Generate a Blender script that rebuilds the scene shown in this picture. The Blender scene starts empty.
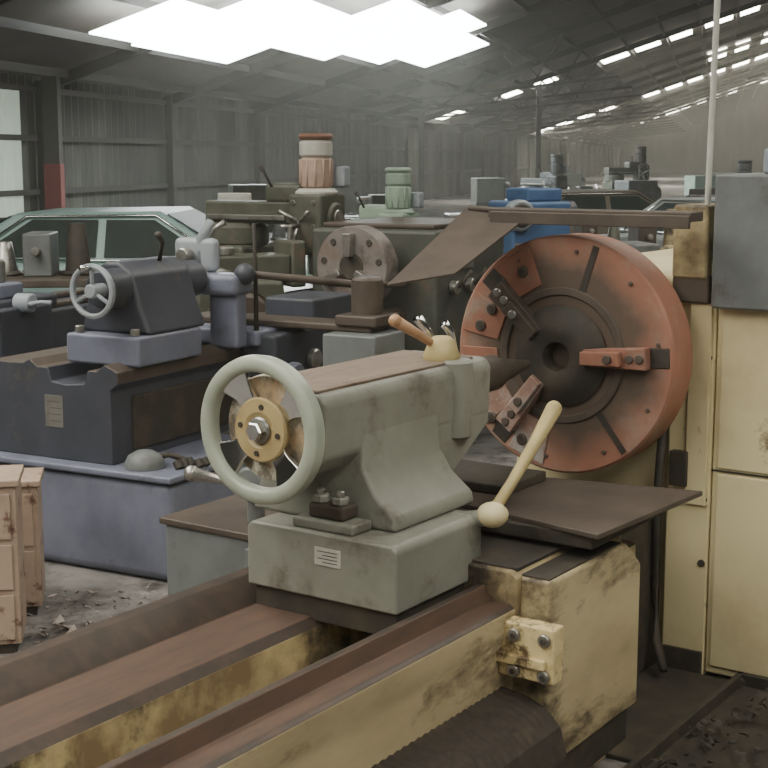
import bpy, bmesh, math, random
from mathutils import Vector, Matrix
random.seed(7)
scene=bpy.context.scene
# ---------------------------------------------------------------- camera
cam=bpy.data.cameras.new('camera'); co=bpy.data.objects.new('camera',cam); scene.collection.objects.link(co)
co.location=(0,0,1.75); co.rotation_euler=(math.radians(90-9.17),0,0); cam.sensor_width=36; cam.lens=1400/768*36
cam.clip_end=600
scene.camera=co
# ---------------------------------------------------------------- materials
def mat(name,c1,c2=None,scale=6,amt=(.4,.65),rough=.6,metal=0.,bump=.15,c3=None,scale3=2.,amt3=(.55,.7),stretch=(1,1,1),emit=None,estr=0):
    m=bpy.data.materials.new(name); m.use_nodes=True; nt=m.node_tree; N=nt.nodes; L=nt.links
    b=N['Principled BSDF']; b.inputs['Roughness'].default_value=rough; b.inputs['Metallic'].default_value=metal
    c1=(*c1,1)
    if c2 is None: c2=tuple(x*.75 for x in c1[:3])
    c2=(*c2,1)
    tc=N.new('ShaderNodeTexCoord'); mp=N.new('ShaderNodeMapping'); mp.inputs['Scale'].default_value=stretch
    L.new(tc.outputs['Object'],mp.inputs['Vector'])
    n=N.new('ShaderNodeTexNoise'); n.inputs['Scale'].default_value=scale; n.inputs['Detail'].default_value=8; n.inputs['Roughness'].default_value=.65
    L.new(mp.outputs[0],n.inputs['Vector'])
    r=N.new('ShaderNodeMapRange'); r.inputs[1].default_value=amt[0]; r.inputs[2].default_value=amt[1]; L.new(n.outputs['Fac'],r.inputs[0])
    mx=N.new('ShaderNodeMix'); mx.data_type='RGBA'; mx.inputs[6].default_value=c1; mx.inputs[7].default_value=c2
    L.new(r.outputs[0],mx.inputs[0]); out=mx.outputs[2]
    if c3:
        n3=N.new('ShaderNodeTexNoise'); n3.inputs['Scale'].default_value=scale3; n3.inputs['Detail'].default_value=10; n3.inputs['Roughness'].default_value=.7
        mp3=N.new('ShaderNodeMapping'); mp3.inputs['Location'].default_value=(3.1,7.7,1.3); mp3.inputs['Scale'].default_value=stretch
        L.new(tc.outputs['Object'],mp3.inputs['Vector']); L.new(mp3.outputs[0],n3.inputs['Vector'])
        r3=N.new('ShaderNodeMapRange'); r3.inputs[1].default_value=amt3[0]; r3.inputs[2].default_value=amt3[1]; L.new(n3.outputs['Fac'],r3.inputs[0])
        m3=N.new('ShaderNodeMix'); m3.data_type='RGBA'; m3.inputs[7].default_value=(*c3,1)
        L.new(r3.outputs[0],m3.inputs[0]); L.new(out,m3.inputs[6]); out=m3.outputs[2]
    L.new(out,b.inputs['Base Color'])
    if bump:
        bp=N.new('ShaderNodeBump'); bp.inputs['Strength'].default_value=bump; bp.inputs['Distance'].default_value=.01
        L.new(n.outputs['Fac'],bp.inputs['Height']); L.new(bp.outputs[0],b.inputs['Normal'])
    if emit:
        b.inputs['Emission Color'].default_value=(*emit,1); b.inputs['Emission Strength'].default_value=estr
    return m
GREEN=mat('grey_green_paint',(.27,.275,.235),(.19,.195,.165),4,(.4,.7),.5,c3=(.085,.07,.052),scale3=5,amt3=(.54,.72))
RIMP=mat('handwheel_paint',(.43,.47,.39),(.33,.36,.30),9,(.4,.7),.35,bump=.05)
CREAM=mat('cream_paint',(.74,.65,.39),(.60,.50,.28),3,(.45,.7),.5,c3=(.20,.14,.08),scale3=4.5,amt3=(.62,.70))
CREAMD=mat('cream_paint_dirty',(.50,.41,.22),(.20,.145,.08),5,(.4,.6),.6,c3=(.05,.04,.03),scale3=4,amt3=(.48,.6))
CREAMB=mat('cream_bed_paint',(.56,.47,.28),(.36,.29,.165),2.5,(.4,.65),.55,c3=(.09,.068,.042),scale3=3.5,amt3=(.52,.63),stretch=(.5,1,1.2))
RUST=mat('rusty_way',(.125,.074,.053),(.08,.053,.041),14,(.35,.7),.55,.25,c3=(.045,.035,.03),scale3=3,stretch=(.4,2,2))
RUSTM=mat('rusty_top_plate',(.23,.18,.14),(.17,.12,.09),12,(.35,.7),.75,0,c3=(.12,.08,.06),scale3=5,stretch=(.6,2,2))
DRUST=mat('dark_rusty_way',(.06,.047,.04),(.10,.068,.052),14,(.4,.7),.5,.3)
DARK=mat('dark_grime',(.035,.03,.025),(.07,.055,.038),8,(.45,.7),.7)
BROWN=mat('brown_steel',(.105,.082,.066),(.06,.047,.04),6,(.4,.7),.55,.2)
LEDGE=mat('grimy_ribbed_cover',(.055,.042,.031),(.03,.024,.02),30,(.35,.65),.9,c3=(.10,.075,.05),scale3=12,amt3=(.56,.7),bump=.6)
STEEL=mat('worn_steel',(.42,.42,.4),(.2,.17,.14),9,(.45,.7),.35,.8)
CHROME=mat('polished_steel',(.75,.76,.76),(.5,.5,.48),6,(.5,.7),.18,1,bump=0)
BRASS=mat('tan_hub',(.52,.40,.2),(.42,.31,.15),12,(.4,.7),.45,bump=.05)
DIAL=mat('mottled_dial',(.58,.43,.27),(.2,.17,.13),14,(.42,.55),.5,c3=(.7,.66,.55),scale3=10,amt3=(.5,.58))
TAN=mat('tan_handle',(.52,.42,.2),(.38,.3,.14),9,(.4,.7),.5,bump=.03)
WOOD=mat('wood_handle',(.5,.3,.17),(.35,.2,.1),9,(.4,.7),.5)
YEL=mat('yellow_paint',(.74,.60,.32),(.5,.37,.17),14,(.45,.7),.5,c3=(.12,.08,.04),scale3=16,amt3=(.50,.60))
GREY=mat('grey_paint',(.17,.185,.19),(.12,.13,.13),5,(.4,.7),.5,c3=(.09,.08,.07),scale3=5,amt3=(.55,.7))
DGREY=mat('dark_grey_green_paint',(.075,.08,.07),(.045,.048,.04),5,(.4,.7),.5,c3=(.11,.085,.065),scale3=5,amt3=(.58,.7))
BLUEG=mat('blue_grey_paint',(.18,.195,.265),(.125,.135,.19),4,(.4,.7),.42,c3=(.06,.06,.065),scale3=3.5,amt3=(.58,.75))
BLUED=mat('dark_blue_grey_paint',(.055,.06,.08),(.035,.04,.05),4,(.4,.7),.5,c3=(.12,.10,.08),scale3=4,amt3=(.6,.7))
LBLUE=mat('light_blue_paint',(.34,.38,.42),(.22,.24,.27),5,(.4,.7),.4)
RED=mat('rusty_red',(.32,.14,.09),(.24,.11,.075),10,(.35,.65),.6,c3=(.28,.2,.16),scale3=8,amt3=(.50,.64))
PINK=mat('worn_pink_paint',(.36,.25,.21),(.25,.14,.105),10,(.4,.6),.55,c3=(.34,.32,.30),scale3=5,amt3=(.48,.56))
GCH=mat('worn_grey_chuck',(.20,.18,.17),(.17,.115,.095),7,(.45,.68),.5,c3=(.08,.068,.063),scale3=5,amt3=(.52,.64))
ORNG=mat('faded_orange_paint',(.46,.33,.27),(.38,.27,.21),7,(.4,.6),.5)
CAPB=mat('red_brown_cap',(.24,.12,.085),(.17,.09,.06),7,(.4,.6),.5)
MGREEN=mat('machine_green',(.10,.105,.08),(.055,.06,.045),4,(.4,.7),.5,c3=(.15,.11,.08),scale3=5,amt3=(.58,.68))
LGREEN=mat('light_machine_green',(.36,.46,.37),(.24,.33,.27),5,(.4,.7),.5)
BLUE=mat('blue_paint',(.07,.15,.32),(.045,.1,.22),5,(.4,.7),.5)
WHITE=mat('off_white_paint',(.55,.55,.5),(.42,.41,.37),6,(.4,.7),.5)
BEIGE=mat('beige_cabinet_paint',(.42,.32,.25),(.32,.235,.18),5,(.4,.7),.6,c3=(.14,.07,.05),scale3=9,amt3=(.56,.63))
GLASS=mat('dark_glass',(.022,.04,.036),(.015,.025,.022),3,(.4,.7),.45,bump=0); GLASS.node_tree.nodes['Principled BSDF'].inputs['Specular IOR Level'].default_value=.15
RUBBER=mat('rubber',(.02,.02,.02),(.03,.03,.03),8,(.4,.7),.8)
CARP=mat('car_paint_teal',(.33,.49,.48),(.27,.41,.41),3,(.4,.7),.4,bump=0)
CARW=mat('car_paint_white',(.42,.45,.44),(.35,.37,.36),3,(.4,.7),.45,bump=0)
CARD=mat('car_paint_tan',(.2,.17,.13),(.15,.13,.1),3,(.4,.7),.45,bump=0)
CONC=mat('concrete_floor',(.22,.205,.20),(.11,.105,.10),1.6,(.4,.62),.85,c3=(.045,.038,.035),scale3=2.6,amt3=(.48,.60),bump=.3)
SIDING=mat('corrugated_siding',(.075,.08,.058),(.03,.032,.024),1.6,(.4,.6),.65,c3=(.016,.016,.012),scale3=.7,amt3=(.44,.6),stretch=(1,1,.2),bump=0)
ROOF=mat('roof_sheet',(.045,.037,.027),(.025,.021,.017),.8,(.4,.65),.75,bump=0)
FRAME=mat('frame_steel',(.025,.022,.017),(.017,.015,.012),2,(.4,.7),.7,bump=0)
REDP=mat('red_post_paint',(.12,.016,.014),(.10,.015,.014),4,(.4,.7),.7)
PALE=mat('translucent_wall_sheet',(.35,.4,.32),(.27,.31,.25),1.5,(.4,.65),.6,emit=(.85,1,.8),estr=.28,bump=0)
SKYB=mat('skylight_sheet_near',(.8,.85,.8),None,2,emit=(.93,1,.98),estr=18,bump=0)
SKYR=mat('skylight_sheet_ridge',(.8,.85,.8),None,2,emit=(1,.95,.80),estr=22,bump=0)
FILLO=mat('overhead_fill_sheet',(.8,.85,.8),None,2,emit=(1,.96,.84),estr=7.5,bump=0)  # glowing fill sheet, added out of view to brighten the foreground
def chuckmat():
    m=mat('chuck_face',(.38,.17,.11),(.30,.14,.095),6,(.35,.65),.62,c3=(.33,.24,.19),scale3=5,amt3=(.50,.68))
    nt=m.node_tree;N=nt.nodes;L=nt.links;b=N['Principled BSDF']
    src=b.inputs['Base Color'].links[0].from_socket
    tc=N.new('ShaderNodeTexCoord'); sp=N.new('ShaderNodeSeparateXYZ'); L.new(tc.outputs['Object'],sp.inputs[0])
    cb=N.new('ShaderNodeCombineXYZ'); L.new(sp.outputs[1],cb.inputs[1]); L.new(sp.outputs[2],cb.inputs[2])
    vm=N.new('ShaderNodeVectorMath'); vm.operation='LENGTH'; L.new(cb.outputs[0],vm.inputs[0])
    nz=N.new('ShaderNodeTexNoise'); nz.inputs['Scale'].default_value=6; nz.inputs['Detail'].default_value=6; L.new(tc.outputs['Object'],nz.inputs['Vector'])
    ad=N.new('ShaderNodeMath'); ad.operation='MULTIPLY_ADD'; ad.inputs[1].default_value=.26; L.new(nz.outputs['Fac'],ad.inputs[0]); L.new(vm.outputs['Value'],ad.inputs[2])
    r=N.new('ShaderNodeMapRange'); r.inputs[1].default_value=.40; r.inputs[2].default_value=.51; L.new(ad.outputs[0],r.inputs[0])
    mx=N.new('ShaderNodeMix'); mx.data_type='RGBA'; mx.inputs[6].default_value=(.10,.07,.052,1); L.new(r.outputs[0],mx.inputs[0]); L.new(src,mx.inputs[7])
    L.new(mx.outputs[2],b.inputs['Base Color']); return m
CHUCK=chuckmat()
# ---------------------------------------------------------------- mesh helpers
def empty(name,loc=(0,0,0),az=0.,parent=None):
    e=bpy.data.objects.new(name,None); scene.collection.objects.link(e); e.location=loc; e.rotation_euler=(0,0,math.radians(az)); e.empty_display_size=.1
    if parent: e.parent=parent
    return e
def mesh(name,parent,vs,fs,m,bev=0,smooth=False,fm=None,loc=(0,0,0)):
    me=bpy.data.meshes.new(name); bm=bmesh.new()
    bv=[bm.verts.new(v) for v in vs]
    ms=m if isinstance(m,(list,tuple)) else [m]
    for i,f in enumerate(fs):
        try:
            ff=bm.faces.new([bv[k] for k in f])
            if fm: ff.material_index=fm[i]
            ff.smooth=smooth
        except ValueError: pass
    bmesh.ops.recalc_face_normals(bm,faces=bm.faces[:])
    bm.to_mesh(me); bm.free()
    for x in ms: me.materials.append(x)
    o=bpy.data.objects.new(name,me); scene.collection.objects.link(o); o.location=loc
    if parent: o.parent=parent
    if bev:
        md=o.modifiers.new('bevel','BEVEL'); md.width=bev; md.segments=3; md.limit_method='ANGLE'; md.angle_limit=math.radians(35)
        wn=o.modifiers.new('wn','WEIGHTED_NORMAL'); 
        for p in me.polygons: p.use_smooth=True
    return o
def box(name,parent,x0,x1,y0,y1,z0,z1,m,bev=.006):
    vs=[(x,y,z) for x in (x0,x1) for y in (y0,y1) for z in (z0,z1)]
    return mesh(name,parent,vs,[(0,1,3,2),(4,6,7,5),(0,4,5,1),(2,3,7,6),(0,2,6,4),(1,5,7,3)],m,bev)
def prism(name,parent,pts,axis,a0,a1,m,bev=.004,fm=None,scale1=None):
    n=len(pts); vs=[]
    for k,a in enumerate((a0,a1)):
        for p in pts:
            if k and scale1: p=scale1(p)
            if axis=='x': vs.append((a,p[0],p[1]))
            elif axis=='y': vs.append((p[0],a,p[1]))
            else: vs.append((p[0],p[1],a))
    fs=[(i,(i+1)%n,n+(i+1)%n,n+i) for i in range(n)]+[tuple(range(n)),tuple(range(n,2*n))]
    return mesh(name,parent,vs,fs,m,bev,fm=(fm+[0,0]) if fm else None)
def rev(name,parent,org,axis,prof,m,seg=40,smooth=True,fm=None,a0=0,ang=2*math.pi):
    ax=Vector(axis).normalized(); up=Vector((0,0,1)) if abs(ax.z)<.9 else Vector((1,0,0))
    e1=ax.cross(up).normalized(); e2=ax.cross(e1); org=Vector(org); vs=[];fs=[];fmi=[]
    n=len(prof)
    for i in range(seg):
        th=2*math.pi*i/seg
        for r,h in prof: vs.append(tuple(ax*h+(e1*math.cos(th)+e2*math.sin(th))*max(r,1e-5)))
    for i in range(seg):
        j=(i+1)%seg
        for k in range(n-1):
            fs.append((i*n+k,j*n+k,j*n+k+1,i*n+k+1)); fmi.append(fm[k] if fm else 0)
    o=mesh(name,parent,vs,fs,m,0,smooth,fmi,loc=tuple(org))
    if smooth:
        md=o.modifiers.new('es','EDGE_SPLIT'); md.split_angle=math.radians(40)
    return o
def cyl(name,parent,p1,p2,r,m,r2=None,seg=24,ch=.15):
    p1=Vector(p1);p2=Vector(p2);h=(p2-p1).length; r2=r if r2 is None else r2; c=min(r,r2)*ch
    return rev(name,parent,p1,(p2-p1),[(0,0),(r-c,0),(r,c),(r2,h-c),(r2-c,h),(0,h)],m,seg)
def tube(name,parent,pts,r,m,seg=10):
    pts=[Vector(p) for p in pts]; rs=r if isinstance(r,(list,tuple)) else [r]*len(pts); vs=[];fs=[]
    for i,p in enumerate(pts):
        d=(pts[min(i+1,len(pts)-1)]-pts[max(i-1,0)]).normalized(); up=Vector((0,0,1)) if abs(d.z)<.95 else Vector((1,0,0))
        e1=d.cross(up).normalized(); e2=d.cross(e1)
        for k in range(seg):
            th=2*math.pi*k/seg; vs.append(tuple(p+(e1*math.cos(th)+e2*math.sin(th))*rs[i]))
    for i in range(len(pts)-1):
        for k in range(seg): fs.append((i*seg+k,i*seg+(k+1)%seg,(i+1)*seg+(k+1)%seg,(i+1)*seg+k))
    fs.append(tuple(range(seg))); fs.append(tuple(range((len(pts)-1)*seg,len(pts)*seg)))
    return mesh(name,parent,vs,fs,m,0,True)
def ball(name,parent,c,r,m,sq=1):
    prof=[(r*math.sin(math.pi*i/12),-r*sq*math.cos(math.pi*i/12)) for i in range(13)]
    return rev(name,parent,c,(0,0,1),prof,m,20)
def sheet(name,parent,pts,th,m):
    n=len(pts); P=[Vector(p) for p in pts]; nr=(P[1]-P[0]).cross(P[2]-P[0]).normalized()*th
    vs=[tuple(p) for p in P]+[tuple(p+nr) for p in P]
    return mesh(name,parent,vs,[tuple(range(n)),tuple(range(n,2*n))]+[(i,(i+1)%n,n+(i+1)%n,n+i) for i in range(n)],m,0)
def plate(name,parent,x,y0,y1,z0,z1,m=None,d=-1):
    e=.003
    box(name,parent,min(x,x+d*e),max(x,x+d*e),y0,y1,z0,z1,m or STEEL,.001)
    for i in range(4):
        z=z1-(z1-z0)*(i+1)/5
        box(name+'_line_%d'%i,parent,min(x+d*e,x+d*(e+.001)),max(x+d*e,x+d*(e+.001)),y0+(y1-y0)*.12,y1-(y1-y0)*(.12+.2*(i%2)),z-.001,z+.001,BROWN,0)
# ================================================================= BUILDING (own axes l along hall, w across)
def Bx(l,w,z): return (-12.2+.230*l+.973*w, .973*l-.230*w, z)
L0,L1,W1=-14,185,44; EAVE=3.1; K=.33; WR=22
def roofz(w): return EAVE+K*w if w<=WR else EAVE+K*WR-K*(w-WR)
def rmesh(name,vs,fs,m): return mesh(name,None,[Bx(*v) for v in vs],fs,m)
rmesh('floor',[(L0,0,0),(L1,0,0),(L1,W1,0),(L0,W1,0),(L0,0,-.2),(L1,0,-.2),(L1,W1,-.2),(L0,W1,-.2)],[(0,1,2,3),(4,5,6,7),(0,1,5,4),(1,2,6,5),(2,3,7,6),(3,0,4,7)],CONC)
def corr(name,l0,l1,w,z0,z1,m,per=.3,dep=.03):
    n=int((l1-l0)/per*2); vs=[];fs=[]
    for i in range(n+1):
        l=l0+i*per/2; d=dep if (i%2) else -dep
        vs+= [(l,w+d,z0),(l,w+d,z1)]
    for i in range(n): fs.append((2*i,2*i+2,2*i+3,2*i+1))
    return rmesh(name,vs,fs,m)
corr('wall_left',L0,L1,-.05,0,EAVE+.1,SIDING)
corr('wall_right',L0,L1,W1+.05,0,EAVE+.1,SIDING,.6)
rmesh('wall_front',[(L0,0,0),(L0,W1,0),(L0,W1,EAVE),(L0,WR,EAVE+K*WR),(L0,0,EAVE)],[(0,1,2,3,4)],SIDING)
rmesh('wall_back',[(L1,0,0),(L1,W1,0),(L1,W1,EAVE),(L1,WR,EAVE+K*WR),(L1,0,EAVE)],[(0,1,2,3,4)],SIDING)
corr('window_1',19.5,25.5,.03,.75,2.95,PALE)
rmesh('ceiling',[(L0,-.3,EAVE),(L1,-.3,EAVE),(L1,WR,roofz(WR)),(L0,WR,roofz(WR)),(L1,W1+.3,EAVE),(L0,W1+.3,EAVE)],[(0,1,2,3),(3,2,4,5)],ROOF)
def bars(name,segs,m):
    vs=[];fs=[]
    for (p,q,a,b) in segs:
        p=Vector(Bx(*p));q=Vector(Bx(*q));d=(q-p).normalized(); up=Vector((0,0,1)) if abs(d.z)<.9 else Vector(Bx(1,0,0))-Vector(Bx(0,0,0))
        e1=d.cross(up).normalized()*a/2; e2=d.cross(e1).normalized()*b/2; k=len(vs)
        for c in (p,q):
            for sx,sy in ((-1,-1),(1,-1),(1,1),(-1,1)): vs.append(tuple(c+e1*sx+e2*sy))
        fs+=[(k,k+1,k+2,k+3),(k+4,k+5,k+6,k+7)]+[(k+i,k+(i+1)%4,k+4+(i+1)%4,k+4+i) for i in range(4)]
    return mesh(name,None,vs,fs,m)
fr=[]
for i in range(31):
    l=1.9+6.05*i
    fr.append(((l,.12,0),(l,.12,EAVE),.16,.2))
    fr.append(((l,0,EAVE-.15),(l,WR,roofz(WR)-.15),.12,.2))
    fr.append(((l,W1-.1,0),(l,W1-.1,EAVE),.16,.2))
    fr.append(((l,W1,EAVE-.15),(l,WR,roofz(WR)-.15),.12,.2))
    if 43<l<130:
        fr.append(((l,0,EAVE+.05),(l,9,EAVE+.95),.06,.08))
        for w in (2.5,4.5,6.5): fr.append(((l,w,EAVE+.05+w*.1),(l,w+.9,roofz(w+.9)-.2),.05,.05)); fr.append(((l,w,EAVE+.05+w*.1),(l,w-.9,roofz(w-.9)-.2),.05,.05))
bars('trim_1',fr,FRAME)
pl=[]
for i in range(17):
    w=.65+1.3*i
    pl.append(((L0,w,roofz(w)-.1),(L1,w,roofz(w)-.1),.06,.14)); pl.append(((L0,W1-w,roofz(w)-.1),(L1,W1-w,roofz(w)-.1),.06,.14))
for z in (1.15,2.1,2.95): pl.append(((L0,.04,z),(L1,.04,z),.06,.1))
bars('trim_2',pl,FRAME)
pst=empty('steel_post')
box('post',pst,-.14,.14,-.14,.14,0,3.15,FRAME,.01); box('painted_band',pst,-.15,.15,-.15,.15,.0,1.65,REDP,.01); pst.location=Bx(25.7,.5,0)
for (ll,ww) in ((58,5.0),(52,1.6)):
    pst=empty('steel_post'); box('post',pst,-.1,.1,-.1,.1,0,roofz(ww)-.2,FRAME,.01); box('base_plate',pst,-.18,.18,-.18,.18,0,.03,FRAME,.005); pst.location=Bx(ll,ww,0)
def sky(name,rects,m,d0=.03):
    vs=[];fs=[]
    for (l0,l1,w0,w1) in rects:
        k=len(vs)
        for dz in (-d0,-d0-.03):
            vs+=[(l0,w0,roofz(w0)+dz),(l1,w0,roofz(w0)+dz),(l1,w1,roofz(w1)+dz),(l0,w1,roofz(w1)+dz)]
        fs+=[(k,k+1,k+2,k+3),(k+4,k+5,k+6,k+7)]+[(k+i,k+(i+1)%4,k+4+(i+1)%4,k+4+i) for i in range(4)]
    rmesh(name,vs,fs,m)
sky('window_2',[(22.8,24.6,2.6,4.0),(24.6,29.2,2.5,5.0),(29.2,33.0,3.4,6.0),(33.0,36.5,3.8,6.4),(36.5,40,4.2,5.9)],SKYB,.34)
rw=[]
for lc in (59,92,76,125):
    for j in range(1,17):
        w=1.3*j-.65
        if random.random()<.08: continue
        ex=.45 if lc==59 else 1
        rw.append((lc-1.8*ex,lc+(2.5+random.random()*1.5)*ex,w+.12,w+.15+random.uniform(.6,1.05)))
sky('window_3',[r for r in rw if not(70<r[0]<80 and r[2]<10)],SKYR)
sky('overhead_fill_panels',[(-2,10,5.5,9),(-6,8,14,19),(12,18,12,16)],FILLO)  # unseen roof panels added above the camera to light the near machines

# ================================================================= MAIN LATHE
ML=empty('engine_lathe',(-.298,3.328,0),55.5)
pts=[(.27,0),(.27,.55),(.245,.60),(.245,.655),(.225,.668),(.185,.668),(.14,.635),(.12,.61),(-.06,.61),(-.085,.59),(-.10,.40),(-.31,.36),(-.325,.60),(-.335,.645),(-.36,.668),(-.38,.668),(-.40,.63),(-.455,.63),(-.47,.62),(-.47,.56),(-.455,.52),(-.455,0)]
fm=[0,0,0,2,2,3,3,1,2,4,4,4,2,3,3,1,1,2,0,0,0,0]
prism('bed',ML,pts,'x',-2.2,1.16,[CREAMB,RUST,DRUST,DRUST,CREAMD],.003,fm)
for i,s in enumerate((-1.6,-.75,.1)):
    box('bed_rib_%d'%i,ML,s,s+.05,-.33,-.07,.40,.50,CREAMD,.01)
box('bed_gap_block',ML,1.15,1.86,-.26,.27,.0,.60,DARK,.01)
vs=[];fs=[];n=170;x0,x1=-2.1,.40
prof=[(-.455,.42),(-.52,.412),(-.58,.39),(-.62,.35),(-.64,.28)]
for i in range(n+1):
    x=x0+(x1-x0)*i/n; d=.004 if i%2 else 0
    for (t,z) in prof: vs.append((x,t,z+d))
    vs.append((x,-.64,.16)); vs.append((x,-.455,.16))
m_=len(prof)+2
for i in range(n):
    for k in range(m_): fs.append((i*m_+k,i*m_+(k+1)%m_,(i+1)*m_+(k+1)%m_,(i+1)*m_+k))
fs+=[tuple(range(m_)),tuple(range(n*m_,n*m_+m_))]
mesh('ribbed_way_cover',ML,vs,fs,LEDGE)
for i,s in enumerate((-1.8,-.9,.0)): box('cover_leg_%d'%i,ML,s,s+.1,-.62,-.46,0,.17,DARK,.005)
# tailstock
TB=[(-.33,.665),(-.33,.82),(-.315,.835),(.12,.835),(.135,.82),(.135,.665)]
prism('tailstock_base',ML,TB,'x',.1,.50,GREEN,.008)
box('tailstock_base_foot',ML,.115,.49,-.32,.12,.60,.67,DARK,.004)
plate('maker_plate',ML,.1,-.165,-.085,.755,.80,WHITE)
BP=[(-.26,.835),(-.255,.87),(-.19,.92),(-.15,.98),(-.14,1.08),(.14,1.08),(.15,.98),(.18,.92),(.2,.835)]
def colshape():
    vs=[];n=len(BP)
    for s in (.20,.58):
        for (t,z) in BP: vs.append((s+ (.0 if s>.4 else (z-.835)*.12),t,z))
    return mesh('tailstock_column',ML,vs,[(i,(i+1)%n,n+(i+1)%n,n+i) for i in range(n)]+[tuple(range(n)),tuple(range(n,2*n))],GREEN,.012)
colshape()
BB=[(-.14,1.03),(-.145,1.165),(-.125,1.19),(.125,1.19),(.145,1.165),(.14,1.03),(.10,.985),(-.10,.985)]
prism('tailstock_barrel',ML,BB,'x',.07,.86,GREEN,.012)
prism('tailstock_web',ML,[(.50,.835),(.58,.835),(.86,1.0),(.86,1.05),(.50,1.05)],'y',-.138,.13,GREEN,.01)
box('barrel_top_plate',ML,.075,.80,-.118,.118,1.188,1.197,RUSTM,.003)
cyl('clamp_boss',ML,(.70,-.118,.98),(.70,-.118,1.2),.05,GREEN)
rev('clamp_cap',ML,(.70,-.075,1.195),(0,0,1),[(0,0),(.05,0),(.053,.012),(.045,.03),(.036,.055),(.022,.066),(0,.068)],TAN,28)
tube('clamp_lever',ML,[(.69,-.07,1.23),(.63,-.045,1.27),(.55,-.02,1.315)],[.010,.013,.017],WOOD)
ball('clamp_lever_end',ML,(.55,-.02,1.315),.018,WOOD)
tube('quill_lock',ML,[(.75,-.02,1.19),(.74,-.01,1.26),(.69,.0,1.31)],[.014,.012,.015],CHROME)
tube('quill_lock_2',ML,[(.80,-.06,1.19),(.79,-.05,1.26),(.76,-.045,1.29)],[.012,.012,.014],CHROME)
box('clamp_pad',ML,.115,.20,-.19,-.0,.835,.862,GREEN,.008)
box('clamp_block',ML,.13,.20,-.15,-.04,.862,.90,BROWN,.01)
for i,t in enumerate((-.125,-.065)):
    cyl('clamp_nut_%d'%i,ML,(.155,t,.90),(.155,t,.92),.022,GREEN,seg=6); cyl('clamp_stud_%d'%i,ML,(.155,t,.92),(.155,t,.935),.011,STEEL)
HC=(0,0,1.1)
rev('handwheel_rim',ML,HC,(-1,0,0),[(.143,.0),(.143,.012),(.147,.019),(.157,.023),(.172,.022),(.181,.015),(.184,.0),(.181,-.018),(.170,-.026),(.152,-.022),(.143,-.01),(.143,.0)],RIMP,64)
rev('handwheel_hub',ML,HC,(-1,0,0),[(.03,-.06),(.074,-.02),(.080,.0),(.076,.006),(.045,.008),(.04,.004),(.0,.004)],BRASS,40)
cyl('handwheel_nut',ML,(-.008,0,1.1),(-.032,0,1.1),.024,CHROME,seg=6)
cyl('handwheel_nut_washer',ML,(-.003,0,1.1),(-.012,0,1.1),.034,STEEL)
for i in range(4):
    th=math.radians(45+90*i+8); c,s=math.cos(th),math.sin(th); vs=[]
    for x in (-.006,.012):
        for r,hw in ((.06,.024),(.10,.028),(.150,.052)):
            for sg in (-1,1): vs.append((x+.012*(r>.05)*(r<.13), r*c-sg*hw*s, 1.1+r*s+sg*hw*c))
    mesh('handwheel_spoke_%d'%i,ML,vs,[(0,1,3,2),(2,3,5,4),(6,8,9,7),(8,10,11,9),(0,2,8,6),(2,4,10,8),(1,7,9,3),(3,9,11,5),(0,6,7,1),(4,5,11,10)],CHROME,.004)
    a=th+math.pi/4; cyl('hub_screw_%d'%i,ML,(-.006,.058*math.cos(a),1.1+.058*math.sin(a)),(-.011,.058*math.cos(a),1.1+.058*math.sin(a)),.007,DARK)
rev('dial_plate',ML,(.03,0,1.1),(-1,0,0),[(0,0),(.128,0),(.132,-.006),(.132,-.03),(0,-.03)],DIAL,48)
cyl('quill_screw',ML,(.0,0,1.1),(.1,0,1.1),.06,STEEL)
cyl('barrel_end_boss',ML,(.04,0,1.1),(.09,0,1.1),.135,GREEN)
cyl('quill',ML,(.84,0,1.1),(1.12,0,1.1),.055,BROWN)
cyl('quill_taper',ML,(1.12,0,1.1),(1.34,0,1.1),.045,DARK,.012)
ball('lever_ball',ML,(.50,-.36,.835),.042,CREAM,.8)
tube('lever_arm',ML,[(.50,-.36,.84),(.61,-.355,.90),(.74,-.35,.98),(.86,-.345,1.06)],[.016,.015,.018,.023],TAN)
ball('lever_knob',ML,(.86,-.345,1.06),.023,TAN)
cyl('lever_pivot',ML,(.47,-.20,.8),(.49,-.36,.83),.022,GREEN)
# carriage
prism('saddle',ML,[(-.475,.55),(-.475,.70),(-.455,.715),(.25,.715),(.27,.70),(.27,.60),(-.3,.60)],'x',.43,1.05,[CREAMD],.006)
box('saddle_top',ML,.45,1.05,-.465,.26,.712,.722,DARK,.003)
prism('apron',ML,[(.45,.20),(.45,.70),(.90,.70),(1.0,.62),(1.0,.20)],'y',-.56,-.44,CREAMB,.012)
box('apron_top_grime',ML,.46,.88,-.55,-.44,.699,.704,DARK,.001)
box('apron_foot',ML,.47,.96,-.55,-.44,.10,.21,DARK,.012)
box('wiper_bracket',ML,.375,.43,-.61,-.385,.462,.605,YEL,.006)
box('wiper_bracket_lip',ML,.360,.376,-.59,-.39,.50,.525,YEL,.003)
for i,t in enumerate((-.415,-.50,-.585)):
    for z in (.482,.575):
        cyl('bracket_bolt_%d'%i,ML,(.364,t,z),(.378,t,z),.017,STEEL); cyl('bracket_socket_%d'%i,ML,(.361,t,z),(.366,t,z),.008,DARK,seg=6)
box('cross_slide',ML,.70,1.05,-.50,.24,.72,.765,BROWN,.005)
mesh('compound_plate',ML,[(.63,-.60,.775),(1.24,-.64,.775),(1.10,.02,.775),(.72,-.10,.775),(.63,-.60,.79),(1.24,-.64,.79),(1.10,.02,.79),(.72,-.10,.79)],[(0,1,2,3),(4,5,6,7),(0,1,5,4),(1,2,6,5),(2,3,7,6),(3,0,4,7)],BROWN,.003)
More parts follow.
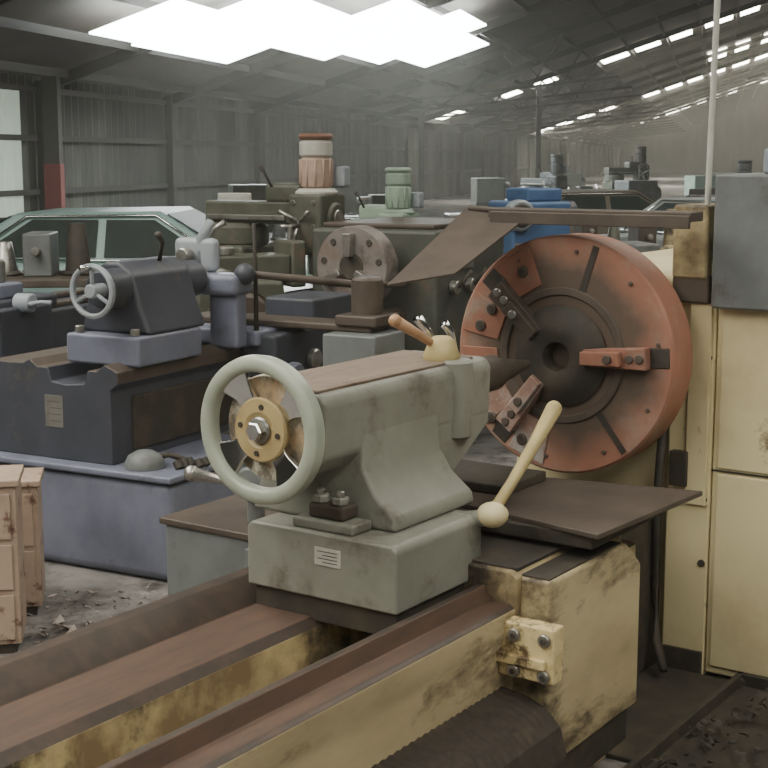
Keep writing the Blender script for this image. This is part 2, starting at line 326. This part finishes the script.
box('compound_plate_under',ML,.66,1.1,-.57,.0,.735,.776,DARK,.006)
box('compound_slide',ML,.85,1.1,-.2,.2,.79,.82,DARK,.006)
box('rear_wing',ML,.60,1.05,.27,.90,.36,.60,GREY,.012); box('rear_wing_top',ML,.59,1.07,.24,.915,.60,.622,BROWN,.005)
box('rear_wing_rib',ML,.575,.60,.50,.55,.40,.58,GREY,.006); box('rear_wing_recess',ML,.592,.601,.36,.49,.42,.56,DARK,.003)
cyl('rear_wing_leg',ML,(.8,.8,0),(.8,.8,.37),.05,GREY)
cyl('crank_post',ML,(.72,.62,.62),(.72,.62,.74),.028,GREY); cyl('crank_disc',ML,(.66,.60,.755),(.72,.60,.755),.055,GREY)
tube('crank_handle',ML,[(.66,.60,.755),(.65,.70,.76),(.645,.80,.765)],[.010,.013,.022],STEEL); ball('crank_knob',ML,(.645,.82,.766),.026,STEEL)
# headstock
box('headstock_body',ML,1.84,3.4,-.42,.32,0,1.36,CREAM,.02)
box('headstock_pillar',ML,1.80,1.86,-.445,-.29,.0,1.42,CREAM,.008)
box('headstock_pillar_cap',ML,1.76,1.95,-.42,-.30,1.36,1.60,CREAMD,.01)
box('headstock_pillar_block',ML,1.765,1.86,-.43,-.30,1.28,1.37,BROWN,.01)
box('end_panel',ML,1.80,3.4,-1.1,-.45,.02,1.28,CREAM,.008)
box('end_panel_seam',ML,1.795,1.81,-1.1,-.45,.722,.728,DARK,0)
box('end_panel_door',ML,1.79,1.805,-1.08,-.47,.735,1.27,CREAM,.004)
box('end_panel_lower_door',ML,1.79,1.805,-1.08,-.47,.05,.715,CREAM,.004)
box('electrical_box',ML,1.74,2.3,-.95,-.445,1.27,1.70,GREY,.01)
box('electrical_box_top',ML,1.85,2.2,-.9,-.56,1.70,1.78,LBLUE,.01)
for i,z in enumerate((1.3,1.1,.62,.4)):
    cyl('pillar_bolt_%d'%i,ML,(1.792,-.425,z),(1.802,-.425,z),.012,DARK)
cyl('riser_pipe',ML,(1.80,-.40,1.55),(1.80,-.47,7.0),.010,WHITE)
box('pillar_mid_strip',ML,1.785,1.805,-.435,-.36,.60,1.28,CREAM,.004)
box('pillar_dark_box',ML,1.77,1.80,-.37,-.31,.66,.78,DARK,.004)
tube('hose',ML,[(1.78,-.28,.9),(1.76,-.275,.6),(1.77,-.27,.3),(1.74,-.30,.12),(1.66,-.36,.05)],.015,DARK)
box('pillar_base_grime',ML,1.788,1.80,-.44,-.30,.0,.09,DARK,.002)
# chuck
CX,CT,CZ=1.57,.0,1.1
rev('chuck_body',ML,(CX,CT,CZ),(1,0,0),[(0,.02),(.09,.02),(.095,0),(.392,0),(.40,.008),(.40,.15),(.39,.16),(.2,.17),(.18,.26),(0,.26)],CHUCK,96)
cyl('spindle_nose',ML,(CX+.2,CT,CZ),(1.86,CT,CZ),.2,CREAMD)
rev('chuck_hub',ML,(CX-.01,CT,CZ),(-1,0,0),[(.04,-.02),(.05,.03),(.085,.04),(.12,.03),(.15,.012),(.17,0)],DARK,40)
rev('chuck_ring',ML,(CX-.002,CT,CZ),(-1,0,0),[(.20,0),(.205,.006),(.225,.006),(.23,0)],BROWN,60)
def onface(th,r,off,d):
    c,s=math.cos(th),math.sin(th)
    return (CX-d, CT-(r*c-off*s), CZ+(r*s+off*c))
def facebox(name,th,r0,r1,hw0,hw1,d0,d1,m,bev=.004):
    vs=[]
    for d in (d0,d1):
        vs+=[onface(th,r0,-hw0,d),onface(th,r1,-hw1,d),onface(th,r1,hw1,d),onface(th,r0,hw0,d)]
    mesh(name,ML,vs,[(0,1,2,3),(4,5,6,7)]+[(i,(i+1)%4,4+(i+1)%4,4+i) for i in range(4)],m,bev)
R=math.radians
for k,(a,m) in enumerate(((R(3),RED),(R(138),BROWN),(R(232),PINK))):
    facebox('jaw_slot_%d'%k,a,.12,.385,.033,.033,-.01,.004,DARK)
    facebox('chuck_jaw_%d'%k,a,.10,.32,.028,.036,0,.045,m)
    facebox('chuck_jaw_step_%d'%k,a,.10,.24,.022,.024,.04,.07,m)
    for r in (.20,.265,.30):
        p=onface(a,r,0,.04); cyl('jaw_bolt_%d'%k,ML,p,(p[0]-.010-(.03 if r<.24 else 0),p[1],p[2]),.015,BROWN if k!=1 else STEEL)
for k,a in enumerate((R(72),R(-52))):
    facebox('t_slot_%d'%k,a,.20,.385,.011,.011,-.01,.003,DARK,0)
for k,a in enumerate((R(190),R(212),R(250),R(160),R(120))):
    facebox('face_block_%d'%k,a,.24,.378,.05,.072,0,.006,(RED,PINK,PINK,RED,RED)[k])
for k,(a,r) in enumerate(((152,.30),(165,.32),(118,.31),(245,.33),(222,.35))):
    p=onface(R(a),r,0,.006); cyl('face_socket_%d'%k,ML,p,(p[0]-.008,p[1],p[2]),.020,BROWN); cyl('face_socket_hole_%d'%k,ML,(p[0]-.007,p[1],p[2]),(p[0]-.010,p[1],p[2]),.011,DARK)
for k in range(10):
    a=R(36*k+10); p=onface(a,.35,0,0); cyl('face_bolt_%d'%k,ML,p,(p[0]-.006,p[1],p[2]),.007,BROWN)
box('guard_bar',ML,1.52,1.62,-.46,.26,1.555,1.585,BROWN,.004)
box('guard_front_lip',ML,1.50,1.52,-.46,.24,1.535,1.575,BROWN,.003)
sheet('guard_sheet',ML,[(1.6,.40,1.575),(1.55,.13,1.555),(1.1,.13,1.40),(.98,.30,1.365)],.006,BROWN)
tube('guard_stay',ML,[(1.6,.38,1.58),(1.55,.12,1.57)],.01,BROWN)
CP=empty('chip_tray',(-.298,3.328,0),55.5)
def tray(P,x0,x1,y0,y1,h,m):
    box('tray_bottom',P,x0,x1,y0,y1,.0,.02,m,.003)
    for n_,a in (('a',(x0,x1,y0,y0+.02)),('b',(x0,x1,y1-.02,y1)),('c',(x0,x0+.02,y0,y1)),('d',(x1-.02,x1,y0,y1))):
        box('tray_side_'+n_,P,*a,0,h,m,.003)
tray(CP,.44,1.77,-1.3,-.58,.06,DARK)
vs=[];fs=[]
for i in range(700):
    x=random.uniform(.48,1.72);y=random.uniform(-1.26,-.62);z=.02+random.uniform(0,.04);r=random.uniform(.008,.025);k=len(vs)
    for j in range(4): vs.append((x+random.uniform(-r,r),y+random.uniform(-r,r),z+random.uniform(0,r)))
    fs+=[(k,k+1,k+2),(k,k+1,k+3),(k+1,k+2,k+3),(k,k+2,k+3)]
mesh('swarf',CP,vs,fs,DARK)
box('offcut',CP,.8,1.0,-.9,-.82,.03,.07,STEEL,.004); cyl('round_offcut',CP,(.62,-.75,.03),(.62,-.75,.07),.03,CREAMD); cyl('round_offcut_2',CP,(.60,-.86,.03),(.60,-.86,.06),.025,CREAMD)
SL=empty('dark_floor_sheet',(-.298,3.328,0),55.5); box('mat',SL,1.02,1.79,-.575,-.27,.0,.015,DARK,.003)  # thin near-black sheet on the floor beside the bed gap
# ================================================================= BLUE GREY LATHE
L2=empty('engine_lathe',(-.88,5.60,0),62)
box('pedestal',L2,0,.85,.0,1.6,0,.43,BLUEG,.05)
box('pedestal_top',L2,-.02,.87,-.02,1.62,.43,.46,BLUEG,.01)
box('far_pedestal',L2,1.9,2.9,.0,1.0,0,.45,BLUED,.03)
p2=[(.34,.46),(.34,.78),(.30,.81),(.30,.86),(.33,.875),(.37,.89),(.41,.86),(.46,.86),(.48,.80),(.58,.79),(.66,.80),(.68,.86),(.74,.86),(.78,.89),(.82,.87),(1.02,.87),(1.04,.84),(1.02,.80),(1.00,.78),(1.00,.46)]
prism('bed',L2,p2,'x',.06,3.0,[BLUED,BROWN],.006,[0,0,1,1,1,1,1,0,0,0,0,1,1,1,1,1,0,0,0,0])
box('bed_side_recess',L2,.2,2.8,.325,.35,.50,.74,DARK,.01)
plate('maker_plate',L2,.06,.60,.70,.60,.74,STEEL)
box('tailstock_base',L2,.16,.62,.26,.66,.87,1.0,BLUEG,.015)
prism('tailstock_column',L2,[(.26,1.0),(.31,1.12),(.35,1.26),(.42,1.31),(.50,1.31),(.57,1.26),(.61,1.12),(.64,1.0)],'x',.24,.66,BLUED,.02)
cyl('tailstock_barrel',L2,(.12,.43,1.2),(.80,.43,1.2),.085,BLUED)
HT=.41
rev('handwheel_rim',L2,(.05,HT,1.2),(-1,0,0),[(.094,0),(.096,.010),(.104,.014),(.114,.010),(.117,0),(.113,-.012),(.098,-.012),(.094,0)],LBLUE,40)
cyl('handwheel_hub',L2,(.12,HT,1.2),(.03,HT,1.2),.03,LBLUE)
for i in range(3):
    th=math.radians(90+120*i); tube('handwheel_spoke_%d'%i,L2,[(.05,HT,1.2),(.05,HT+.098*math.cos(th),1.2+.098*math.sin(th))],.009,LBLUE)
tube('crank_knob',L2,[(.05,HT,1.30),(-.02,HT,1.30)],[.008,.012],CHROME)
tube('spindle_end',L2,[(.80,.43,1.2),(1.0,.43,1.2),(1.1,.43,1.2)],[.035,.035,.01],STEEL)
tube('tailstock_lever',L2,[(.5,.40,1.3),(.5,.38,1.38),(.44,.36,1.42)],[.01,.01,.016],DARK)
for i,y in enumerate((.31,.61)): cyl('base_bolt_%d'%i,L2,(.20,y,1.0),(.20,y,1.03),.022,STEEL,seg=6)
box('carriage',L2,.95,1.5,.18,1.05,.87,.95,BLUEG,.02)
box('apron',L2,.98,1.45,.10,.30,.5,.93,BLUED,.02)
cyl('apron_wheel',L2,(1.1,.05,.7),(1.1,.10,.7),.09,BLUEG); cyl('apron_dial',L2,(1.3,.06,.78),(1.3,.10,.78),.05,STEEL)
box('cross_slide',L2,1.10,1.30,-.34,.7,.95,.985,BROWN,.01)
box('tool_block',L2,1.0,1.3,-.42,-.14,.72,.95,GREY,.01)
cyl('tool_post',L2,(1.2,-.27,1.0),(1.2,-.27,1.2),.075,BROWN)
box('tool_post_plate',L2,1.08,1.32,-.38,-.16,.98,1.03,BROWN,.01)
box('steady_leg',L2,.84,.93,.22,.38,.87,1.15,BLUEG,.02)
box('steady_head',L2,.80,.96,.2,.5,1.12,1.22,BLUEG,.03)
tube('steady_arm',L2,[(.9,.45,1.2),(.9,.45,1.38),(.9,.40,1.46)],[.035,.03,.02],LBLUE)
box('steady_arm_plate',L2,.87,.93,.36,.60,1.22,1.38,LBLUE,.03)
cyl('steady_roller',L2,(.86,.5,1.3),(.80,.5,1.3),.035,STEEL)
ball('lever_ball',L2,(.88,.20,1.22),.05,BLUED)
tube('long_lever',L2,[(.90,.2,1.22),(1.35,-.12,1.15),(1.62,-.25,1.13)],[.018,.02,.014],BROWN)
tube('upright_lever',L2,[(.97,.2,.95),(.97,.2,1.25),(.96,.2,1.45)],[.012,.01,.008],DARK)
box('change_lever_box',L2,1.5,1.9,.2,.5,.87,1.05,BLUED,.02)
box('headstock',L2,2.72,3.7,.1,.95,.45,1.34,DGREY,.03)
box('headstock_lid',L2,2.78,3.65,.15,.9,1.34,1.37,BROWN,.01)
box('speed_plate',L2,2.9,3.2,.09,.10,1.1,1.22,STEEL,.002)
for i in range(3):
    cyl('speed_lever_boss_%d'%i,L2,(2.9+.22*i,.10,1.0),(2.9+.22*i,.05,1.0),.04,STEEL); tube('speed_lever_%d'%i,L2,[(2.9+.22*i,.05,1.0),(2.93+.22*i,-.02,1.1)],[.008,.014],DARK)
C2T,C2Z=.49,1.14
rev('chuck_body',L2,(2.4,C2T,C2Z),(1,0,0),[(.06,.02),(.06,0),(.225,0),(.231,.01),(.231,.13),(.17,.15),(.13,.34),(0,.34)],GCH,56)
cyl('chuck_bore',L2,(2.43,C2T,C2Z),(2.39,C2T,C2Z),.08,DARK)
for i in range(3):
    th=math.radians(90+120*i);c,s=math.cos(th),math.sin(th); vs=[]
    for x in (2.34,2.4):
        for r,o in ((.06,-.02),(.19,-.026),(.19,.026),(.06,.02)): vs.append((x,C2T+r*c-o*s,C2Z+r*s+o*c))
    mesh('chuck_jaw_%d'%i,L2,vs,[(0,1,2,3),(4,5,6,7)]+[(i_,(i_+1)%4,4+(i_+1)%4,4+i_) for i_ in range(4)],STEEL,.004)
    for j in range(2):
        a=th+R(40+40*j); cyl('chuck_bolt_%d'%(2*i+j),L2,(2.403,C2T+.18*math.cos(a),C2Z+.18*math.sin(a)),(2.392,C2T+.18*math.cos(a),C2Z+.18*math.sin(a)),.019,DARK)
LP=empty('work_lamp',(-.88+.469*.10-.883*.20,5.60+.883*.10+.469*.20,.462),20)
rev('lamp_shade',LP,(0,0,0),(0,0,1),[(.085,.0),(.085,.02),(.07,.05),(.035,.07),(0,.075)],GREY,28)
tube('lamp_arm',LP,[(.06,0,.04),(.10,-.02,.05),(.2,-.03,.012)],.012,DARK)
for i in range(5):
    cyl('machine_part',LP,(.13+.03*i,.02*(i%3)-.09,0),(.12+.03*i,.02*(i%3)-.07,.03),.018,DARK)
# ================================================================= third lathe (far left)
L3=empty('engine_lathe',(-2.35,6.6,0),66)
box('bed',L3,.0,2.2,.0,.5,.55,.92,BLUED,.02); box('pedestal',L3,.1,.7,.0,.5,0,.55,BLUED,.03); box('far_pedestal',L3,1.6,2.2,.0,.5,0,.55,BLUED,.03)
box('ways',L3,.0,2.2,.04,.12,.92,.95,BROWN,.01); box('ways_2',L3,.0,2.2,.36,.44,.92,.95,BROWN,.01)
box('tailstock_base',L3,.3,.7,.03,.45,.95,1.05,BLUEG,.02); cyl('tailstock_barrel',L3,(.2,.24,1.18),(.9,.24,1.18),.08,BLUED); box('tailstock_column',L3,.35,.65,.14,.34,1.0,1.2,BLUED,.03)
rev('handwheel_rim',L3,(.15,.24,1.18),(-1,0,0),[(.08,0),(.09,.015),(.105,0),(.09,-.015),(.08,0)],LBLUE,32)
cyl('handwheel_hub',L3,(.13,.24,1.18),(.22,.24,1.18),.025,LBLUE)
tube('handwheel_spoke',L3,[(.15,.15,1.18),(.15,.33,1.18)],.01,LBLUE)
tube('handwheel_spoke_2',L3,[(.15,.24,1.09),(.15,.24,1.27)],.01,LBLUE)
box('carriage',L3,.6,1.2,-.08,.5,.95,1.02,BLUED,.02); box('apron',L3,.65,1.1,-.12,.0,.6,.98,BLUED,.02); box('compound',L3,.75,.95,-.05,.3,1.02,1.10,BLUEG,.015); cyl('tool_post',L3,(.85,.05,1.10),(.85,.05,1.22),.05,STEEL)
cyl('cross_feed_dial',L3,(.85,-.18,1.0),(.85,-.08,1.0),.05,LBLUE); tube('cross_feed_handle',L3,[(.80,-.2,1.0),(.9,-.2,1.0),(.9,-.26,1.0)],.012,LBLUE)
# ================================================================= beige cabinets left foreground
def cabinet(loc,az,dx,dy,h,nd):
    C=empty('tool_cabinet',loc,az)
    box('carcass',C,0,dx,.0,dy,.04,h-.025,BEIGE,.006); box('top',C,-.012,dx+.012,-.012,dy+.012,h-.025,h,BEIGE,.005); box('plinth',C,.02,dx-.02,.02,dy-.02,0,.05,DARK,.003)
    st=(h-.09)/nd
    for i in range(nd):
        z=.06+st*i
        box('drawer_%d'%i,C,-.01,.0,.02,dy-.02,z,z+st-.02,BEIGE,.003); tube('drawer_handle_%d'%i,C,[(-.01,dy*.4,z+st*.5),(-.03,dy*.42,z+st*.5),(-.03,dy*.58,z+st*.5),(-.01,dy*.6,z+st*.5)],.005,STEEL)
cabinet((-1.29,4.78,0),100,.24,.7,.64,3)
cabinet((-1.32,5.2,0),100,.22,.6,.54,2)
vs=[];fs=[]
for i in range(800):
    x=random.uniform(-2.6,-.6);y=random.uniform(4.4,5.55);r=random.uniform(.006,.035)*(.6 if i%4 else 1.4);k=len(vs)
    for j in range(4): vs.append((x+random.uniform(-r,r),y+random.uniform(-r,r),.001+random.uniform(0,r*.7)))
    fs+=[(k,k+1,k+2),(k,k+1,k+3),(k+1,k+2,k+3),(k,k+2,k+3)]
mesh('floor_debris',None,vs,fs,mat('debris',(.36,.31,.28),(.09,.07,.06),5,(.4,.6)))
# ================================================================= cars
def car(loc,az,paint,old=True):
    C=empty('car',loc,az)
    low=[(-2.3,.35),(-2.35,.6),(-2.3,.82),(-1.3,.90),(1.0,.90),(2.05,.80),(2.3,.66),(2.32,.40),(2.2,.28),(1.85,.28),(1.75,.52),(1.5,.64),(1.25,.52),(1.15,.28),(-1.1,.28),(-1.2,.52),(-1.45,.64),(-1.7,.52),(-1.8,.28),(-2.2,.28)]
    prism('body',C,low,'y',-.86,.86,paint,.06)
    b=[(-1.75,.88),(-1.05,1.30),(.15,1.32),(.85,.89)]
    vs=[]
    for sg in (-1,1):
        for (x,z) in b: vs.append((x,sg*(.80 if z<1 else .62),z))
    mesh('cabin',C,vs,[(0,1,2,3),(4,5,6,7),(0,1,5,4),(1,2,6,5),(2,3,7,6),(3,0,4,7)],paint,.04)
    for sg in (-1,1):
        def q(x,z): 
            f=(z-.88)/.45; return (x,sg*(.805-.18*f+.012),z)
        sheet('side_glass_%d'%sg,C,[q(-1.35,.95),q(-.9,1.25),q(-.35,1.25),q(-.35,.95)],.004,GLASS)
        sheet('door_glass_%d'%sg,C,[q(-.28,.95),q(-.28,1.25),q(.12,1.25),q(.60,.95)],.004,GLASS)
        tube('drip_rail_%d'%sg,C,[q(-1.45,.93),q(-.95,1.275),q(.13,1.285),q(.70,.93)],.012,CHROME,6)
        tube('sill_chrome_%d'%sg,C,[q(-1.5,.925),q(.72,.925)],.010,CHROME,6)
        box('trim_strip_%d'%sg,C,-2.1,2.1,sg*.865-.01,sg*.865+.01,.60,.63,CHROME,.003)
        box('door_seam_%d'%sg,C,-.33,-.32,sg*.865-.004,sg*.865+.004,.35,.88,DARK,0)
        box('door_handle_%d'%sg,C,-.25,-.10,sg*.875-.01,sg*.875+.01,.78,.80,CHROME,.003)
        for x in (-1.45,1.5):
            cyl('tyre',C,(x,sg*.66,.31),(x,sg*.86,.31),.31,RUBBER); cyl('hubcap',C,(x,sg*.85,.31),(x,sg*.875,.31),.17,CHROME)
    sheet('windscreen',C,[(.82,-.68,.94),(.82,.68,.94),(.20,.56,1.29),(.20,-.56,1.29)],.008,GLASS)
    sheet('rear_window',C,[(-1.68,-.68,.94),(-1.12,-.56,1.27),(-1.12,.56,1.27),(-1.68,.68,.94)],.008,GLASS)
    box('front_bumper',C,2.28,2.42,-.86,.86,.38,.50,CHROME,.03); box('rear_bumper',C,-2.45,-2.3,-.86,.86,.38,.50,CHROME,.03)
    for sg in (-1,1): cyl('headlamp',C,(2.22,sg*.65,.62),(2.32,sg*.65,.62),.09,WHITE)
    return C
car((-1.95,12.2,0),-4,CARP)
car((4.2,15.5,0),-60,CARW)
car((3.1,19.5,0),15,CARD)
car((6.2,22.0,0),-30,CARD)
car((-6.4,17.5,0),10,CARW)
# ================================================================= background machines
def mill(name,loc,az,m1,m2,sc=1.,cap=None,ml=None):
    C=empty(name,loc,az); C.scale=(sc,)*3
    box('base',C,-.4,.45,-.3,.3,0,.12,m1,.02); prism('column',C,[(-.3,.1),(.12,.1),(.05,1.15),(-.28,1.15)],'y',-.2,.2,m1,.03)
    box('knee',C,.08,.5,-.17,.17,.45,.75,m1,.02); box('table',C,.12,.42,-.55,.55,.80,.90,STEEL,.01); box('saddle',C,.14,.42,-.2,.2,.74,.81,m1,.02)
    cyl('turret',C,(-.12,0,1.13),(-.12,0,1.28),.19,m1); box('ram',C,-.3,.42,-.10,.10,1.28,1.41,m1,.015); box('ram_way',C,-.28,.3,-.12,.12,1.30,1.33,STEEL,.004)
    prism('head',C,[(-.09,1.10),(.09,1.10),(.14,1.24),(.14,1.46),(-.14,1.46),(-.14,1.24)],'x',.34,.57,m1,.02); cyl('spindle',C,(.45,0,.98),(.45,0,1.12),.05,STEEL)
    cyl('head_face',C,(.57,0,1.32),(.60,0,1.32),.09,m1); cyl('head_dial',C,(.60,0,1.32),(.61,0,1.32),.05,STEEL)
    cyl('head_collar',C,(.45,0,1.44),(.45,0,1.49),.13,ml or m1)
    cyl('motor',C,(.45,0,1.49),(.45,0,1.67),.095,m2); cyl('motor_top',C,(.45,0,1.67),(.45,0,1.77),.098,ml or m2); cyl('motor_cap',C,(.45,0,1.77),(.45,0,1.81),.105,cap or m2)
    for i in range(12):
        a=2*math.pi*i/12; tube('motor_fin_%d'%i,C,[(.45+.096*math.cos(a),.096*math.sin(a),1.50),(.45+.096*math.cos(a),.096*math.sin(a),1.66)],.006,m2,5)
    for i in range(4): cyl('head_bolt_%d'%i,C,(.38+.14*(i%2),-.13,1.27+.14*(i//2)),(.38+.14*(i%2),-.15,1.27+.14*(i//2)),.015,STEEL)
    box('motor_terminal_box',C,.50,.60,.07,.15,1.50,1.62,LBLUE,.015); box('belt_housing',C,.14,.40,-.1,.1,1.40,1.52,m1,.03)
    tube('belt_handle',C,[(.2,-.1,1.5),(.18,-.14,1.58),(.16,-.16,1.62)],[.008,.008,.016],DARK)
    cyl('speed_wheel',C,(.45,.13,1.3),(.45,.17,1.3),.07,STEEL)
    for i in range(3):
        th=math.radians(30+120*i); tube('feed_handle_%d'%i,C,[(.42,-.14,1.3),(.42+.12*math.cos(th),-.2,1.3+.12*math.sin(th))],[.008,.014],STEEL)
    tube('quill_handle',C,[(.5,.14,1.3),(.56,.2,1.3),(.66,.22,1.22)],[.01,.01,.02],STEEL)
    tube('table_handle',C,[(.27,.55,.85),(.27,.64,.85),(.33,.64,.93)],.012,STEEL)
    cyl('knee_screw',C,(.3,0,.1),(.3,0,.46),.04,STEEL)
    return C
mill('milling_machine',(-.83,9.0,0),-30,MGREEN,ORNG,1.05,CAPB,WHITE)
mill('milling_machine',(-.26,10.4,0),-30,LGREEN,LGREEN,.93)
mill('milling_machine',(2.6,24,0),-50,GREY,GREY,1.0)
mill('milling_machine',(5.0,30,0),20,MGREEN,DARK,1.1)
mill('milling_machine',(4.4,19,0),-20,DGREY,GREY,.95)
PM=empty('shaper_machine',(-.98,8.3,0),30)
box('base',PM,-.45,.45,-.35,.35,0,.2,MGREEN,.03); prism('column',PM,[(-.35,.2),(.35,.2),(.30,1.04),(-.25,1.06)],'y',-.28,.28,MGREEN,.03)
box('ram',PM,-.28,.42,-.12,.12,1.06,1.18,MGREEN,.015); box('tool_head',PM,.42,.52,-.13,.13,.98,1.26,MGREEN,.02)
cyl('tool_head_screw',PM,(.47,0,1.26),(.47,0,1.34),.015,STEEL); tube('tool_head_handle',PM,[(.41,0,1.34),(.53,0,1.34)],.012,STEEL)
cyl('ram_clamp',PM,(.05,0,1.18),(.05,0,1.23),.05,STEEL); cyl('bull_wheel',PM,(0,-.28,.75),(0,-.34,.75),.25,BROWN); cyl('bull_wheel_hub',PM,(0,-.34,.75),(0,-.38,.75),.06,STEEL); tube('ram_lever',PM,[(-.1,0,1.18),(-.05,-.05,1.34),(.0,-.1,1.38)],[.012,.012,.02],STEEL)
for i in range(5): box('vent_slot_%d'%i,PM,-.2,.0,-.285,-.28,.35+.04*i,.365+.04*i,DARK,0)
BM=empty('grinding_machine',(1.12,11.0,0),20)
box('base',BM,-.25,.25,-.25,.25,0,.85,BLUED,.03); box('body',BM,-.24,.26,-.24,.24,.85,1.42,BLUE,.03); box('top_housing',BM,-.1,.2,-.2,.2,1.42,1.52,BLUE,.02)
cyl('wheel_guard',BM,(-.2,-.32,1.32),(-.2,-.22,1.32),.12,LBLUE); cyl('motor',BM,(.25,0,1.32),(.4,0,1.32),.10,BLUED); cyl('wheel',BM,(-.2,-.34,1.32),(-.2,-.3,1.32),.09,DARK)
EP=empty('electrical_panel',(-1.08,10.2,0),8)
box('case',EP,-.12,.12,-.06,.06,1.32,1.50,WHITE,.01); tube('stand',EP,[(0,0,0),(0,0,1.33)],.03,GREY); box('foot',EP,-.15,.15,-.15,.15,0,.02,GREY,.003); box('door',EP,-.1,.1,-.068,-.06,1.34,1.48,WHITE,.003); cyl('door_knob',EP,(.07,-.068,1.41),(.07,-.08,1.41),.012,DARK)
def bench(loc,az,seed):
    random.seed(seed); WB=empty('work_bench',loc,az)
    box('top',WB,-1.0,1.4,-.4,.4,.86,.92,BROWN,.01)
    for i,x in enumerate((-.95,1.3)):
        for j,y in enumerate((-.35,.35)): box('leg_%d'%(2*i+j),WB,x,x+.06,y-.03,y+.03,0,.86,GREY,.005)
    box('shelf',WB,-.95,1.35,-.36,.36,.25,.28,BROWN,.005)
    for i in range(9):
        x=-.88+.26*i; w_=random.uniform(.06,.12); h=random.uniform(.12,.42); m=random.choice([DARK,GREY,BROWN,STEEL,BLUED,MGREEN,CREAMD])
        if i%2: box('gearbox_%d'%i,WB,x-w_,x+w_,-.2,.2,.92,.92+h,m,.015); cyl('gearbox_shaft_%d'%i,WB,(x,-.3,.92+h*.6),(x,-.2,.92+h*.6),w_*.3,STEEL)
        else: cyl('machine_part_%d'%i,WB,(x,0,.92),(x,0,.92+h),w_,m,w_*.6); cyl('machine_part_flange_%d'%i,WB,(x,0,.92),(x,0,.95),w_*1.4,m)
bench((1.75,9.2,0),10,3); bench((4.0,13.0,0),-10,5); bench((-.2,14.5,0),5,8); bench((-3.4,10.0,0),5,11); bench((1.9,12.6,0),4,15)
def smlathe(loc,az,m1,m2):
    C=empty('engine_lathe',loc,az)
    box('bed',C,-1.4,1.4,-.22,.22,.62,.85,m1,.01); box('pedestal',C,-1.4,-.9,-.25,.25,0,.62,m1,.01); box('far_pedestal',C,.9,1.4,-.25,.25,0,.62,m1,.01)
    box('headstock',C,-1.4,-.8,-.26,.26,.85,1.35,m1,.02); cyl('chuck',C,(-.8,0,1.1),(-.65,0,1.1),.17,m2); box('saddle',C,-.2,.25,-.3,.3,.85,.95,m1,.01); box('tool_post',C,-.05,.1,-.1,.05,.95,1.1,m2,.01)
    box('tailstock',C,.8,1.1,-.12,.12,.85,1.18,m1,.02); cyl('quill',C,(.6,0,1.1),(1.15,0,1.1),.05,m2); cyl('handwheel',C,(1.17,0,1.1),(1.2,0,1.1),.12,m2)
smlathe((5.6,26,0),20,GREY,STEEL); smlathe((3.2,29,0),10,DGREY,STEEL); smlathe((8.4,33,0),15,LGREEN,STEEL); smlathe((6.0,38,0),10,MGREEN,STEEL); smlathe((-1.0,22,0),15,DGREY,STEEL)
# ---------------------------------------------------------------- world; thin scatter volume added to imitate glare haze
w=bpy.data.worlds.new('world'); scene.world=w; w.use_nodes=True; nt=w.node_tree
nt.nodes['Background'].inputs[0].default_value=(.7,.8,1,1); nt.nodes['Background'].inputs[1].default_value=.5
vs_=nt.nodes.new('ShaderNodeVolumeScatter'); vs_.inputs['Density'].default_value=.003; vs_.inputs['Anisotropy'].default_value=.4; vs_.inputs['Color'].default_value=(1,.98,.90,1)
nt.links.new(vs_.outputs[0],nt.nodes['World Output'].inputs['Volume'])
